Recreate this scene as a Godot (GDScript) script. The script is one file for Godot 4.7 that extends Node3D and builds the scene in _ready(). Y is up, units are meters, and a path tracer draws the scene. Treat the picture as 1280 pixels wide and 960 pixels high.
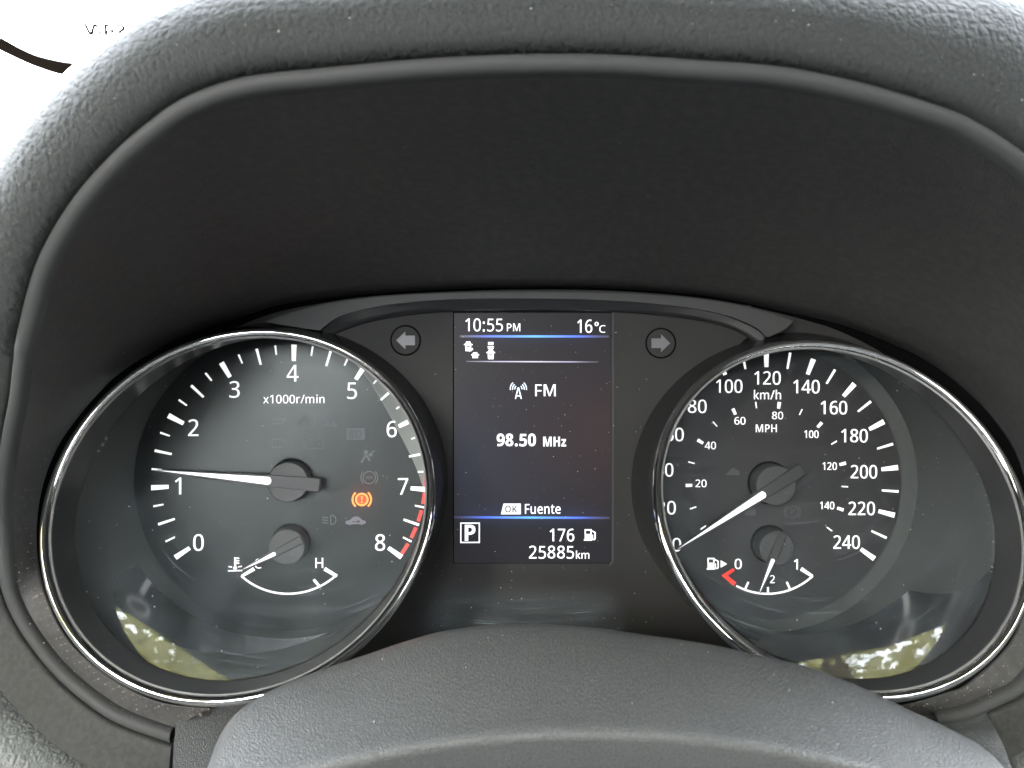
extends Node3D
# A car's instrument panel seen by the driver. Lengths are millimetres from the point of the cluster that faces the driver's eye;
# v() turns them into the scene's metres. The car stands on the ground at y = 0, its nose towards -z.

var rng := RandomNumberGenerator.new()
var used := {}
var mats := {}

func v(p: Vector3) -> Vector3:
	return Vector3(p.x, 1150.0 + p.y, p.z) * 0.001

func _ready() -> void:
	rng.seed = 7
	# ---- camera
	var cam := Camera3D.new()
	cam.name = "camera"
	var at := CameraAttributesPhysical.new()
	at.frustum_focal_length = 24.05
	at.frustum_focus_distance = 0.292
	at.exposure_aperture = 18.0
	at.frustum_near = 0.02
	at.frustum_far = 400.0
	cam.attributes = at
	cam.fov = 53.06
	cam.near = 0.02
	cam.far = 400.0
	cam.position = Vector3(0, 1.15, 0.3)
	add_child(cam)
	# ---- sky, sun, exposure
	var env := Environment.new()
	env.background_mode = Environment.BG_SKY
	var sm := ProceduralSkyMaterial.new()
	sm.sky_top_color = Color(0.90, 0.93, 0.97)
	sm.sky_horizon_color = Color(0.98, 0.98, 0.98)
	sm.sky_curve = 0.2
	sm.sky_energy_multiplier = 3.0
	sm.ground_bottom_color = Color(0.5, 0.5, 0.48)
	sm.ground_horizon_color = Color(0.9, 0.92, 0.94)
	sm.sun_angle_max = 1.0
	var sky := Sky.new()
	sky.sky_material = sm
	env.sky = sky
	env.tonemap_mode = Environment.TONE_MAPPER_LINEAR
	env.tonemap_exposure = EXPO
	env.sdfgi_enabled = true
	env.ssao_enabled = true
	env.ssil_enabled = true
	var we := WorldEnvironment.new()
	we.name = "environment"
	we.environment = env
	add_child(we)
	var sun := DirectionalLight3D.new()
	sun.name = "sun"
	sun.light_color = Color(1.0, 0.98, 0.95)
	sun.light_energy = 0.5
	sun.light_angular_distance = 11.0
	sun.shadow_enabled = true
	sun.rotation_degrees = Vector3(-16.5, -28, 0)
	add_child(sun)
	materials()
	outside()
	cabin()
	windscreen()
	binnacle()
	fascia()
	tachometer()
	coolant_gauge()
	speedometer()
	fuel_gauge()
	display()
	column_cover()

const EXPO := 2.75

# ------------------------------------------------------------------ materials
func noise_tex(freq: float, kind: int, normal: bool, bump := 4.0, oct := 3, size := 512, sd := 1, invert := false) -> NoiseTexture2D:
	var n := FastNoiseLite.new()
	n.noise_type = kind
	n.seed = sd
	n.frequency = freq
	n.fractal_octaves = oct
	if kind == FastNoiseLite.TYPE_CELLULAR:
		n.cellular_return_type = FastNoiseLite.RETURN_DISTANCE2_SUB
		n.cellular_jitter = 0.9
	var t := NoiseTexture2D.new()
	t.width = size
	t.height = size
	t.seamless = true
	t.noise = n
	t.invert = invert
	t.as_normal_map = normal
	t.bump_strength = bump
	return t

func mat(n: String, c: Color, rough: float, metal := 0.0, spec := 0.5) -> StandardMaterial3D:
	var m := StandardMaterial3D.new()
	m.resource_name = n
	m.albedo_color = c.linear_to_srgb()
	m.roughness = rough
	m.metallic = metal
	m.metallic_specular = spec
	mats[n] = m
	return m

func grained(m: StandardMaterial3D, tex: Texture2D, per_metre: float, strength: float) -> void:
	m.normal_enabled = true
	m.normal_texture = tex
	m.normal_scale = strength
	m.uv1_triplanar = true
	m.uv1_scale = Vector3.ONE * per_metre

func glow(n: String, c: Color, e: float, base := 0.6) -> StandardMaterial3D:
	var m := mat(n, c * base, 0.5)
	m.emission_enabled = true
	m.emission = c.linear_to_srgb()
	m.emission_energy_multiplier = e / EXPO
	return m

func materials() -> void:
	var leather := mat("grained_leather", Color(0.044, 0.047, 0.045), 0.75, 0.0, 0.35)
	grained(leather, noise_tex(0.045, FastNoiseLite.TYPE_CELLULAR, true, 10.0, 2, 512, 3), 20.0, 0.6)
	leather.albedo_texture = speckle(Color(0.86, 0.86, 0.86), Color(1, 1, 1), 0.08, 4)
	var dash := mat("grained_dash", Color(0.10, 0.105, 0.10), 0.5)
	grained(dash, noise_tex(0.045, FastNoiseLite.TYPE_CELLULAR, true, 10.0, 2, 512, 5), 20.0, 0.7)
	var fine := noise_tex(0.22, FastNoiseLite.TYPE_SIMPLEX_SMOOTH, true, 5.0, 2, 512, 9)
	var sh := mat("shroud_plastic", Color(0.052, 0.050, 0.048), 0.55)
	grained(sh, fine, 24.0, 0.5)
	sh.albedo_texture = speckle(Color(0.8, 0.8, 0.8), Color(1, 1, 1), 0.02, 33)
	var lp := mat("lip_plastic", Color(0.045, 0.046, 0.045), 0.6, 0.0, 0.35)
	grained(lp, fine, 24.0, 0.2)
	var tr := mat("trim_plastic", Color(0.034, 0.035, 0.033), 0.55, 0.0, 0.35)
	grained(tr, fine, 24.0, 0.3)
	tr.albedo_texture = speckle(Color(0.8, 0.8, 0.79), Color(1, 1, 1), 0.03, 11)
	tr.uv1_scale = Vector3.ONE * 24.0
	var cc := mat("column_plastic", Color(0.095, 0.098, 0.097), 0.42)
	grained(cc, noise_tex(0.12, FastNoiseLite.TYPE_SIMPLEX_SMOOTH, true, 7.0, 3, 512, 14), 34.0, 0.75)
	cc.albedo_texture = speckle(Color(0.74, 0.74, 0.74), Color(1, 1, 1), 0.07, 15)
	var pn := mat("panel_plastic", Color(0.019, 0.0185, 0.018), 0.6, 0.0, 0.3)
	grained(pn, fine, 30.0, 0.25)
	mat("trim_satin", Color(0.036, 0.037, 0.036), 0.55, 0.0, 0.35)
	mat("ceiling_gloss", Color(0.018, 0.018, 0.019), 0.22)
	mat("gloss_black", Color(0.012, 0.012, 0.012), 0.12)
	mat("matt_black", Color(0.004, 0.004, 0.004), 0.9, 0.0, 0.1)
	mat("chrome", Color(0.80, 0.79, 0.77), 0.07, 1.0)
	mat("bevel_satin", Color(0.16, 0.16, 0.16), 0.3)
	mat("tunnel_satin", Color(0.017, 0.018, 0.018), 0.34)
	mat("chamber_grey", Color(0.062, 0.067, 0.064), 0.9, 0.0, 0.1)
	mat("light_crescent_grey", Color(0.19, 0.205, 0.19), 0.6)
	var face := mat("dial_face", Color(0.058, 0.064, 0.062), 0.33, 0.75)
	face.albedo_texture = speckle(Color(0.62, 0.62, 0.62), Color(1, 1, 1), 0.45, 21)
	face.uv1_triplanar = true
	face.uv1_scale = Vector3.ONE * 30.0
	var face2 := mat("dial_face_shaded", Color(0.022, 0.021, 0.021), 0.5)  # the same face paint, darkened to put its shade into the colour
	face2.albedo_texture = speckle(Color(0.7, 0.7, 0.7), Color(1, 1, 1), 0.45, 22)
	face2.uv1_triplanar = true
	face2.uv1_scale = Vector3.ONE * 30.0
	mat("icon_grey", Color(0.11, 0.12, 0.127), 0.5)
	mat("icon_faint", Color(0.075, 0.083, 0.085), 0.5)
	mat("icon_faint_dark", Color(0.045, 0.047, 0.052), 0.5)
	mat("icon_slate", Color(0.12, 0.132, 0.16), 0.5)
	mat("arrow_grey", Color(0.085, 0.085, 0.092), 0.45)
	mat("hub_black", Color(0.036, 0.037, 0.036), 0.5)
	mat("needle_black", Color(0.026, 0.027, 0.026), 0.45)
	mat("dust", Color(0.5, 0.5, 0.47), 0.9)
	mat("lint", Color(0.22, 0.17, 0.13), 0.95)
	glow("lit_white", Color(1, 1, 1), 1.15)
	glow("lit_pointer", Color(1, 0.99, 1.0), 1.4)
	glow("lit_red", Color(0.80, 0.07, 0.05), 0.85)
	glow("lit_bright_red", Color(1.0, 0.035, 0.02), 0.95)
	glow("lit_amber", Color(1.0, 0.30, 0.045), 1.35)
	glow("lit_red_heart", Color(0.95, 0.06, 0.015), 0.7)
	glow("screen_white", Color(0.96, 0.97, 1.0), 1.1)
	glow("screen_blue_white", Color(0.72, 0.84, 1.0), 0.9)
	mat("screen_dark_print", Color(0.04, 0.04, 0.045), 0.5)
	var gl := mat("clear_glass", Color(0, 0, 0), 0.0, 0.0, 0.7)
	gl.transparency = BaseMaterial3D.TRANSPARENCY_ALPHA
	gl.albedo_color.a = 0.0
	mat("ceramic_black", Color(0.010, 0.007, 0.005), 0.9, 0.0, 0.1)
	mat("cabin_dark", Color(0.05, 0.05, 0.05), 0.9)
	mat("cabin_roof_cloth", Color(0.025, 0.025, 0.024), 0.95)
	mat("pale_ground", Color(0.5, 0.49, 0.45), 0.9)
	mat("bark", Color(0.12, 0.09, 0.06), 0.9)
	var lf := mat("yellow_green_leaf", Color(0.50, 0.49, 0.25), 0.6)
	lf.backlight_enabled = true
	lf.backlight = Color(0.6, 0.58, 0.3)

func speckle(a: Color, b: Color, freq: float, sd: int) -> NoiseTexture2D:
	var t := noise_tex(freq, FastNoiseLite.TYPE_SIMPLEX_SMOOTH, false, 1.0, 3, 512, sd)
	var g := Gradient.new()
	g.offsets = PackedFloat32Array([0.2, 0.8])
	g.colors = PackedColorArray([a, b])
	t.color_ramp = g
	return t

# ------------------------------------------------------------------ helpers
func thing(called: String, label: String, category: String, group := "") -> Node3D:
	var o := Node3D.new()
	o.name = called
	tag(o, label, category, group)
	add_child(o, true)
	return o

func tag(o: Node3D, label: String, category: String, group := "") -> void:
	o.set_meta("label", label)
	o.set_meta("category", category)
	if group:
		o.set_meta("group", group)

func part(parent: Node3D, called: String, mesh: Mesh, m: String, label := "") -> MeshInstance3D:
	var o := MeshInstance3D.new()
	var k: String = str(parent.get_instance_id()) + called
	used[k] = used.get(k, 0) + 1
	o.name = called if used[k] == 1 else "%s_%03d" % [called, used[k] - 1]
	o.mesh = mesh
	if mesh is PrimitiveMesh:
		mesh.material = mats[m]
	else:
		o.material_override = mats[m]
		for i in mesh.get_surface_count():
			mesh.surface_set_material(i, mats[m])
		o.material_override = null
	if label:
		o.set_meta("label", label)
	parent.add_child(o, true)
	return o

func smooth(p: PackedVector3Array, k: int, closed := false) -> PackedVector3Array:
	var out := PackedVector3Array()
	var n := p.size()
	for i in (n if closed else n - 1):
		var a: Vector3 = p[posmod(i - 1, n)] if closed else p[maxi(i - 1, 0)]
		var d: Vector3 = p[(i + 2) % n] if closed else p[mini(i + 2, n - 1)]
		for j in k:
			out.append(p[i].cubic_interpolate(p[(i + 1) % n], a, d, float(j) / k))
	if not closed:
		out.append(p[n - 1])
	return out

func smooth2(p: PackedVector2Array, k: int, closed := false) -> PackedVector2Array:
	var q := PackedVector3Array()
	for a in p:
		q.append(Vector3(a.x, a.y, 0))
	var out := PackedVector2Array()
	for a in smooth(q, k, closed):
		out.append(Vector2(a.x, a.y))
	return out

# rows of points in metres, joined into one smooth sheet
func loft(rows: Array, closed := false, uvw := 1.0) -> ArrayMesh:
	var st := SurfaceTool.new()
	st.begin(Mesh.PRIMITIVE_TRIANGLES)
	st.set_smooth_group(0)
	var n: int = rows[0].size()
	for i in rows.size():
		for j in n:
			st.set_uv(Vector2(float(j) / (n - 1) * uvw, float(i) / (rows.size() - 1)))
			st.add_vertex(rows[i][j])
	for i in rows.size() - 1:
		for j in (n if closed else n - 1):
			var k := (j + 1) % n
			var a := i * n + j
			var b := i * n + k
			var c := (i + 1) * n + j
			var d := (i + 1) * n + k
			for x in [a, b, c, b, d, c]:
				st.add_index(x)
	st.generate_normals()
	return st.commit()

# a flat outline (mm) raised from z0 to z1 (mm), edges chamfered by c
func prism_into(st: SurfaceTool, poly: PackedVector2Array, z0: float, z1: float, c := 0.0, xf := Transform3D()) -> void:
	if Geometry2D.is_polygon_clockwise(poly):
		poly.reverse()
	var n := poly.size()
	var top := poly
	if c > 0.0:
		var ins := Geometry2D.offset_polygon(poly, -c)
		if ins.size() == 1 and ins[0].size() == n:
			# keep the order that starts nearest the first corner
			var best := 0
			for i in n:
				if ins[0][i].distance_to(poly[0]) < ins[0][best].distance_to(poly[0]):
					best = i
			top = PackedVector2Array()
			for i in n:
				top.append(ins[0][(best + i) % n])
			if Geometry2D.is_polygon_clockwise(top):
				top = poly
				c = 0.0
		else:
			c = 0.0
	var put := func(p: Vector2, z: float): st.add_vertex(xf * (Vector3(p.x, p.y, z) * 0.001))
	st.set_smooth_group(-1)
	var idx := Geometry2D.triangulate_polygon(top)
	for i in range(0, idx.size(), 3):
		var t := [top[idx[i]], top[idx[i + 1]], top[idx[i + 2]]]
		if (t[1] - t[0]).cross(t[2] - t[0]) > 0:
			t = [t[0], t[2], t[1]]
		for p in t:
			put.call(p, z1)
	var zm := z1 - c
	for i in n:
		var j := (i + 1) % n
		if c > 0.0:
			for q in [[poly[i], zm], [top[i], z1], [top[j], z1], [poly[i], zm], [top[j], z1], [poly[j], zm]]:
				put.call(q[0], q[1])
		for q in [[poly[i], z0], [poly[i], zm], [poly[j], zm], [poly[i], z0], [poly[j], zm], [poly[j], z0]]:
			put.call(q[0], q[1])

func solid(polys: Array, z0: float, z1: float, c := 0.0, xf := Transform3D()) -> ArrayMesh:
	var st := SurfaceTool.new()
	st.begin(Mesh.PRIMITIVE_TRIANGLES)
	for p in polys:
		prism_into(st, p, z0, z1, c, xf)
	st.generate_normals()
	return st.commit()

func box_poly(x0: float, y0: float, x1: float, y1: float) -> PackedVector2Array:
	return PackedVector2Array([Vector2(x0, y0), Vector2(x1, y0), Vector2(x1, y1), Vector2(x0, y1)])

func round_box(c: Vector2, hw: float, hh: float, r: float, n := 5) -> PackedVector2Array:
	var p := PackedVector2Array()
	for q in 4:
		var s: Vector2 = [Vector2(1, 1), Vector2(-1, 1), Vector2(-1, -1), Vector2(1, -1)][q]
		for i in n + 1:
			p.append(c + s * Vector2(hw - r, hh - r) + Vector2.from_angle(q * PI / 2 + PI / 2 * i / n) * r)
	return p

func ellipse(c: Vector2, a: float, b: float, n := 48) -> PackedVector2Array:
	var p := PackedVector2Array()
	for i in n:
		p.append(c + Vector2(a * cos(TAU * i / n), b * sin(TAU * i / n)))
	return p

func stroke(a: Vector2, b: Vector2, w0: float, w1 := -1.0) -> PackedVector2Array:
	if w1 < 0:
		w1 = w0
	var s := (b - a).normalized().orthogonal()
	return PackedVector2Array([a - s * w0 / 2, b - s * w1 / 2, b + s * w1 / 2, a + s * w0 / 2])

func band(c: Vector2, r: float, a0: float, a1: float, w: float, n := 12) -> PackedVector2Array:
	var p := PackedVector2Array()
	for i in n + 1:
		p.append(c + Vector2.from_angle(lerpf(a0, a1, float(i) / n)) * (r + w / 2))
	for i in n + 1:
		p.append(c + Vector2.from_angle(lerpf(a1, a0, float(i) / n)) * (r - w / 2))
	return p

# a closed ring is two half bands
func hoop(c: Vector2, r: float, w: float, n := 20) -> Array:
	return [band(c, r, 0, PI, w, n), band(c, r, PI, TAU, w, n)]

func writing(parent: Node3D, called: String, s: String, c: Vector2, w: float, h: float, z: float, m: String, bold := false, back := false) -> MeshInstance3D:
	var t := TextMesh.new()
	var f := SystemFont.new()
	f.font_names = PackedStringArray(["Droid Sans"])
	f.font_weight = 700 if bold else 400
	t.font = f
	t.font_size = 64
	t.pixel_size = 0.001
	t.depth = 0.002
	t.curve_step = 1.5
	t.text = s
	var o := part(parent, called, t, m)
	var b := t.get_aabb()
	var sx := w * 0.001 / b.size.x if w > 0 else 0.0
	var sy := h * 0.001 / b.size.y if h > 0 else 0.0
	if sx == 0.0:
		sx = sy * 0.97
	if sy == 0.0:
		sy = sx
	o.scale = Vector3(sx, sy, sy)
	var mid := b.get_center()
	o.position = Vector3(c.x, c.y, z) * 0.001 - Vector3(mid.x * sx, mid.y * sy, 0)
	if back:
		o.rotation.y = PI
		o.position.x = c.x * 0.001 + mid.x * sx
	return o

func specks(parent: Node3D, called: String, m: String, n: int, s0: float, s1: float, place: Callable, long := 1.0) -> void:
	var bm := BoxMesh.new()
	bm.size = Vector3(0.001, 0.001, 0.0006)
	bm.material = mats[m]
	var mm := MultiMesh.new()
	mm.transform_format = MultiMesh.TRANSFORM_3D
	mm.mesh = bm
	mm.instance_count = n
	for i in n:
		var p: Vector3 = place.call()
		var s := lerpf(s0, s1, pow(rng.randf(), 3.0))
		var b := Basis.from_euler(Vector3(rng.randf() * 0.5, rng.randf() * 0.5, rng.randf() * TAU)).scaled_local(Vector3(s * (1.0 + rng.randf() * (long - 1.0)), s * rng.randf_range(0.5, 1.0), s * 0.6))
		mm.set_instance_transform(i, Transform3D(b, p))
	var o := MultiMeshInstance3D.new()
	o.name = called
	o.multimesh = mm
	o.set_meta("kind", "stuff")
	parent.add_child(o, true)

# a thin film of dust with wiped arcs: centre of the wiping motion, how dense; low adds painted haze towards the bottom
func film_material(n: String, sd: int, centre: Vector2, base: float, streak: float, tint: Color, edge := 0.0, low := 0.0) -> void:
	var size := 512
	var im := Image.create(size, size, false, Image.FORMAT_RGBA8)
	var a := FastNoiseLite.new()
	a.seed = sd
	a.frequency = 0.05
	a.fractal_octaves = 4
	var b := FastNoiseLite.new()
	b.seed = sd + 5
	b.frequency = 0.012
	b.fractal_octaves = 4
	for y in size:
		for x in size:
			var p := Vector2(x, y) / size
			var d := p - centre
			var r := d.length() * size
			var th := d.angle()
			var wig := b.get_noise_2d(x, y)
			var s := a.get_noise_2d(r * 4.5 + wig * 5.0, th * 20.0)
			s = clampf((s - 0.2) * 2.2, 0.0, 1.0) * clampf(0.45 + b.get_noise_2d(x + 900, y) * 1.6, 0.0, 1.0)
			var cloud := clampf(0.5 + b.get_noise_2d(x, y + 700) * 1.1, 0.0, 1.0)
			var e := Vector2(p.x - 0.5, p.y - 0.5).length() * 2.0
			var side := smoothstep(0.0, 0.18, p.x) * smoothstep(1.0, 0.82, p.x) * smoothstep(0.0, 0.35, p.y) if low < 0.0 else 1.0
			var al := base * (0.55 + 0.45 * cloud) * (1.0 + maxf(low, 0.0) * smoothstep(0.25, 0.95, p.y)) + streak * s * (0.4 + 0.6 * smoothstep(0.2, 0.8, p.y)) + edge * smoothstep(0.75, 1.0, e)
			im.set_pixel(x, y, Color(1, 1, 1, clampf(al * side, 0.0, 0.9)))
	var m := mat(n, tint, 0.9, 0.0, 0.2)
	m.transparency = BaseMaterial3D.TRANSPARENCY_ALPHA
	m.albedo_texture = ImageTexture.create_from_image(im)

# ------------------------------------------------------------------ the place round the panel
func outside() -> void:
	var g := MeshInstance3D.new()
	g.name = "ground"
	var pm := PlaneMesh.new()
	pm.size = Vector2(300, 300)
	pm.material = mats.pale_ground
	g.mesh = pm
	g.set_meta("kind", "structure")
	add_child(g)
	var crown := SurfaceTool.new()
	crown.begin(Mesh.PRIMITIVE_TRIANGLES)
	crown.set_smooth_group(-1)
	for c in 14:
		var cc := Vector3(rng.randfn(0, 1.0), 3.7 + rng.randfn(0, 0.62), rng.randfn(0, 1.0))
		for i in 420:
			var p := cc + Vector3(rng.randfn(0, 0.33), rng.randfn(0, 0.26), rng.randfn(0, 0.33))
			var b := Basis.from_euler(Vector3(rng.randf() * TAU, rng.randf() * TAU, 0)) * rng.randf_range(0.04, 0.07)
			for q in [Vector3(-1, 0, 0), Vector3(0, 0.5, 0.1), Vector3(1, 0, 0), Vector3(-1, 0, 0), Vector3(1, 0, 0), Vector3(0, -0.5, 0.1)]:
				crown.add_vertex(p + b * q)
	crown.generate_normals()
	var cm := crown.commit()
	var trunk := CylinderMesh.new()
	trunk.top_radius = 0.08
	trunk.bottom_radius = 0.17
	trunk.height = 3.6
	trunk.radial_segments = 10
	var first: Node3D = null
	for s in [[-4.5, 3.2, 1.05], [-3.3, 4.7, 1.1], [-1.9, 6.1, 1.15], [4.4, 3.1, 1.05], [3.2, 4.6, 1.1], [1.9, 6.0, 1.15]]:
		var t: Node3D
		if first == null:
			t = thing("tree", "yellow-green tree beside the car, mirrored in the lower gauge lens", "tree", "trees mirrored in the gauge lenses")
			part(t, "crown", cm, "yellow_green_leaf")
			var tk := part(t, "trunk", trunk, "bark")
			tk.position.y = 1.8
			first = t
		else:
			t = first.duplicate()
			t.name = "tree_%03d" % get_tree_number()
			add_child(t, true)
		t.position = Vector3(s[0], 0, s[1])
		t.set_meta("label", "yellow-green tree mirrored low in the %s lens, %s" % ["left" if s[0] < 0 else "right", "towards its outer edge" if absf(s[0]) > 4 else "in the middle of the bright patch" if absf(s[0]) > 2.5 else "towards the inner end of the patch"])
		t.scale = Vector3.ONE * s[2]
		t.rotation.y = s[0] * 3.0 + s[1]

var trees := 0
func get_tree_number() -> int:
	trees += 1
	return trees

func shell(parent: Node3D, called: String, size: Vector3, at: Vector3, m: String) -> void:
	var b := BoxMesh.new()
	b.size = size
	var o := part(parent, called, b, m)
	o.position = at

# unseen car round the camera; upper walls and roof shaped to steer light and reflections
func cabin() -> void:
	var c := Node3D.new()
	c.name = "car_cabin"
	c.set_meta("kind", "structure")
	add_child(c)
	shell(c, "floor", Vector3(1.9, 0.05, 2.7), Vector3(0.25, 0.3, 0.55), "cabin_dark")
	shell(c, "left_door", Vector3(0.06, 0.72, 2.7), Vector3(-0.66, 0.68, 0.55), "cabin_dark")
	shell(c, "right_door", Vector3(0.06, 0.72, 2.7), Vector3(1.16, 0.68, 0.55), "cabin_dark")
	shell(c, "left_light_blocker", Vector3(0.05, 0.47, 0.85), Vector3(-0.92, 1.275, 0.68), "cabin_dark")  # added across the window opening to cut side light
	shell(c, "left_sill", Vector3(0.3, 0.04, 2.0), Vector3(-0.80, 1.03, 0.85), "cabin_dark")
	shell(c, "right_light_blocker", Vector3(0.05, 0.47, 1.3), Vector3(1.16, 1.275, 0.75), "cabin_dark")  # added on the right to shut out window light
	shell(c, "rear_shade_wall", Vector3(1.9, 0.82, 0.06), Vector3(0.25, 0.71, 1.87), "cabin_dark")  # top kept low so rear light reaches the dials
	shell(c, "front_bulkhead", Vector3(1.9, 0.75, 0.05), Vector3(0.25, 0.68, -0.78), "cabin_dark")
	shell(c, "dashboard_top", Vector3(1.8, 0.04, 0.5), Vector3(0.25, 1.03, -0.52), "cabin_dark")
	shell(c, "rear_shade_wall", Vector3(1.3, 0.6, 0.06), Vector3(0.54, 1.24, 1.45), "cabin_dark")  # added upper wall, open at left to aim light at the dials
	shell(c, "rear_side_blocker", Vector3(0.06, 0.6, 0.4), Vector3(1.16, 1.28, 1.28), "cabin_dark")  # added to block light from the rear side
	var edge := PackedVector2Array()
	for q in [Vector2(-850, 130), Vector2(-850, 380), Vector2(-780, 500), Vector2(-700, 600), Vector2(-650, 680), Vector2(-612, 730), Vector2(-588, 780), Vector2(-560, 840), Vector2(-535, 890), Vector2(-490, 1000), Vector2(-440, 1500), Vector2(480, 1500), Vector2(490, 1000), Vector2(540, 870), Vector2(600, 842), Vector2(710, 800), Vector2(760, 750), Vector2(800, 700), Vector2(840, 620), Vector2(910, 500), Vector2(1000, 350), Vector2(1000, 130)]:
		edge.append(Vector2(q.x, -q.y))
	var ro := part(c, "roof", solid([edge], -20, 20), "cabin_roof_cloth")  # outline cut to set where the lens reflections turn bright
	ro.rotation.x = -PI / 2
	ro.position = Vector3(0, 1.55, 0)

func windscreen() -> void:
	var t := thing("windscreen", "clear windscreen glass with a black notched edge strip, upper left", "windscreen")
	t.position = v(Vector3(0, 250, -300))
	t.rotation_degrees.x = 59.9
	part(t, "glass", solid([box_poly(-640, -330, 1140, 350)], -2.5, 2.5), "clear_glass")
	# the strip: notched above, plain below, cut off at a slant
	var up := smooth2(PackedVector2Array([Vector2(-399.47, 40.31), Vector2(-387.91, 27.89), Vector2(-380.56, 21.84), Vector2(-373.46, 14.98), Vector2(-364.84, 9.4), Vector2(-352.87, 5.15), Vector2(-339.42, 2.28)]), 8)
	var down := smooth2(PackedVector2Array([Vector2(-353.89, -7.93), Vector2(-362.71, -4.25), Vector2(-373.38, 1.56), Vector2(-383.08, 8.69), Vector2(-393.82, 17.74), Vector2(-408.01, 31.2)]), 4)
	var edge := PackedVector2Array()
	for i in up.size() - 1:
		edge.append(up[i])
		edge.append(up[i].lerp(up[i + 1], 0.55) + Vector2(0.3, 1.9))
	edge.append(up[up.size() - 1])
	edge.append_array(down)
	part(t, "edge_strip", solid([edge], 3.2, 3.6), "ceramic_black")
	var w := writing(t, "mirrored_lettering", "NISSAN", Vector2(-287.55, 31.53), 56, 10, 4.0, "ceramic_black", true, true)
	w.rotation.z = deg_to_rad(2)
	for r in [[Vector2(-312.51, 26.55), Vector2(-301.71, 26.55)], [Vector2(-317.74, 21.84), Vector2(-309.28, 21.84)]]:
		var a: Vector2 = r[0]
		var b: Vector2 = r[1]
		for i in 6:
			if i == 3:
				continue
			var p := a.lerp(b, i / 5.0)
			part(t, "faint_print_mark", solid([box_poly(p.x - 0.7, p.y - 0.9, p.x + 0.7, p.y + 0.9)], 3.2, 3.5), "icon_grey")

# ------------------------------------------------------------------ hood, dashboard trim
var lip := PackedVector3Array([Vector3(-101.4, -103.3, 72), Vector3(-114.6, -99.6, 70.3), Vector3(-123.9, -95.5, 68.6), Vector3(-136, -88.2, 65.5), Vector3(-145.8, -80.3, 62.2), Vector3(-153.3, -71, 60.2), Vector3(-156.6, -60.2, 60.8), Vector3(-157.3, -44.6, 61.7), Vector3(-152.8, -31.8, 68.5), Vector3(-142.4, -17, 81.8), Vector3(-132.7, -5.4, 93.5), Vector3(-125.2, 3.7, 103.5), Vector3(-119.3, 9.8, 111), Vector3(-110.7, 26.6, 117.3), Vector3(-100.4, 39.1, 122.4), Vector3(-89.5, 48.5, 126.4), Vector3(-79.4, 55.3, 129.4), Vector3(-70, 60.2, 131.6), Vector3(-57.7, 63.5, 133.2), Vector3(-41.4, 65.1, 133.9), Vector3(-20.6, 66.7, 134.7), Vector3(0, 67.6, 135), Vector3(20.6, 67.6, 135), Vector3(41.3, 66.5, 134.6), Vector3(57.9, 65.4, 134.1), Vector3(75.1, 62.6, 132.8), Vector3(92.7, 58.4, 130.8), Vector3(102, 55.3, 129.4), Vector3(115.5, 48.5, 126.4), Vector3(130.5, 38, 121.9), Vector3(139.3, 23, 115.9), Vector3(147.4, 6, 106.3), Vector3(166.4, -18.2, 80.7), Vector3(179.1, -49.6, 61.4), Vector3(172.1, -74.8, 60), Vector3(155.5, -89.9, 66.2), Vector3(146.4, -94.1, 67.9), Vector3(136.6, -97.6, 69.4), Vector3(127.1, -99.4, 70.2)])
var back := PackedVector3Array([Vector3(-89.6, -96.2, 72), Vector3(-103.5, -95.2, 71), Vector3(-115.3, -91.7, 69), Vector3(-127.7, -85.6, 66), Vector3(-138.5, -77.9, 62), Vector3(-147, -68.2, 57), Vector3(-153.7, -58.2, 51), Vector3(-158, -47.7, 45), Vector3(-160.1, -35.8, 39), Vector3(-158.7, -23.5, 34), Vector3(-154.4, -12.7, 29), Vector3(-148.6, -2.9, 24), Vector3(-142.1, 4.4, 21), Vector3(-131.9, 11.7, 18), Vector3(-118.5, 18.7, 15), Vector3(-104.4, 23.9, 13), Vector3(-95.8, 26.9, 12), Vector3(-86.8, 29.6, 12), Vector3(-72.1, 31.8, 11), Vector3(-54.3, 33.8, 10), Vector3(-30.1, 35.3, 10), Vector3(0, 36.3, 10), Vector3(30.1, 36.2, 10), Vector3(57.3, 34.7, 10), Vector3(78.4, 32.3, 10), Vector3(96.5, 28.6, 10), Vector3(114.2, 24.6, 11), Vector3(125.7, 21.3, 12), Vector3(139.7, 15.5, 14), Vector3(153, 8.2, 17), Vector3(163.9, -1.5, 21), Vector3(171.7, -12.8, 27), Vector3(176.4, -27.7, 34), Vector3(172.7, -52.8, 46), Vector3(158.3, -77.7, 59), Vector3(139.9, -90.5, 66), Vector3(129.7, -93.2, 69), Vector3(119, -95.2, 71), Vector3(111.4, -95.8, 72)])
const SUB := 5

func outward(p: PackedVector3Array) -> PackedVector3Array:
	var out := PackedVector3Array()
	var n := p.size()
	for i in n:
		var t := Vector3.ZERO
		for k in range(1, 6):
			t += p[mini(i + k, n - 1)] - p[maxi(i - k, 0)]
		out.append(Vector3(-t.y, t.x, 0).normalized())
	return out

func rim_rows(p: PackedVector3Array, o: PackedVector3Array, i0: int, i1: int, prof: Array, wide := 0.0) -> Array:
	var rows := []
	for q in prof:
		var r := PackedVector3Array()
		for i in range(i0, i1 + 1):
			var k := 1.0 if wide == 0.0 else 1.05 + wide * smoothstep(23.0 * SUB, 29.0 * SUB, i)
			r.append(v(p[i] + o[i] * (4.0 + (q[0] - 4.0) * k) + Vector3(0, 0, q[1]))) if wide > 0.0 else r.append(v(p[i] + o[i] * q[0] + Vector3(0, 0, q[1])))
		rows.append(r)
	return rows

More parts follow.
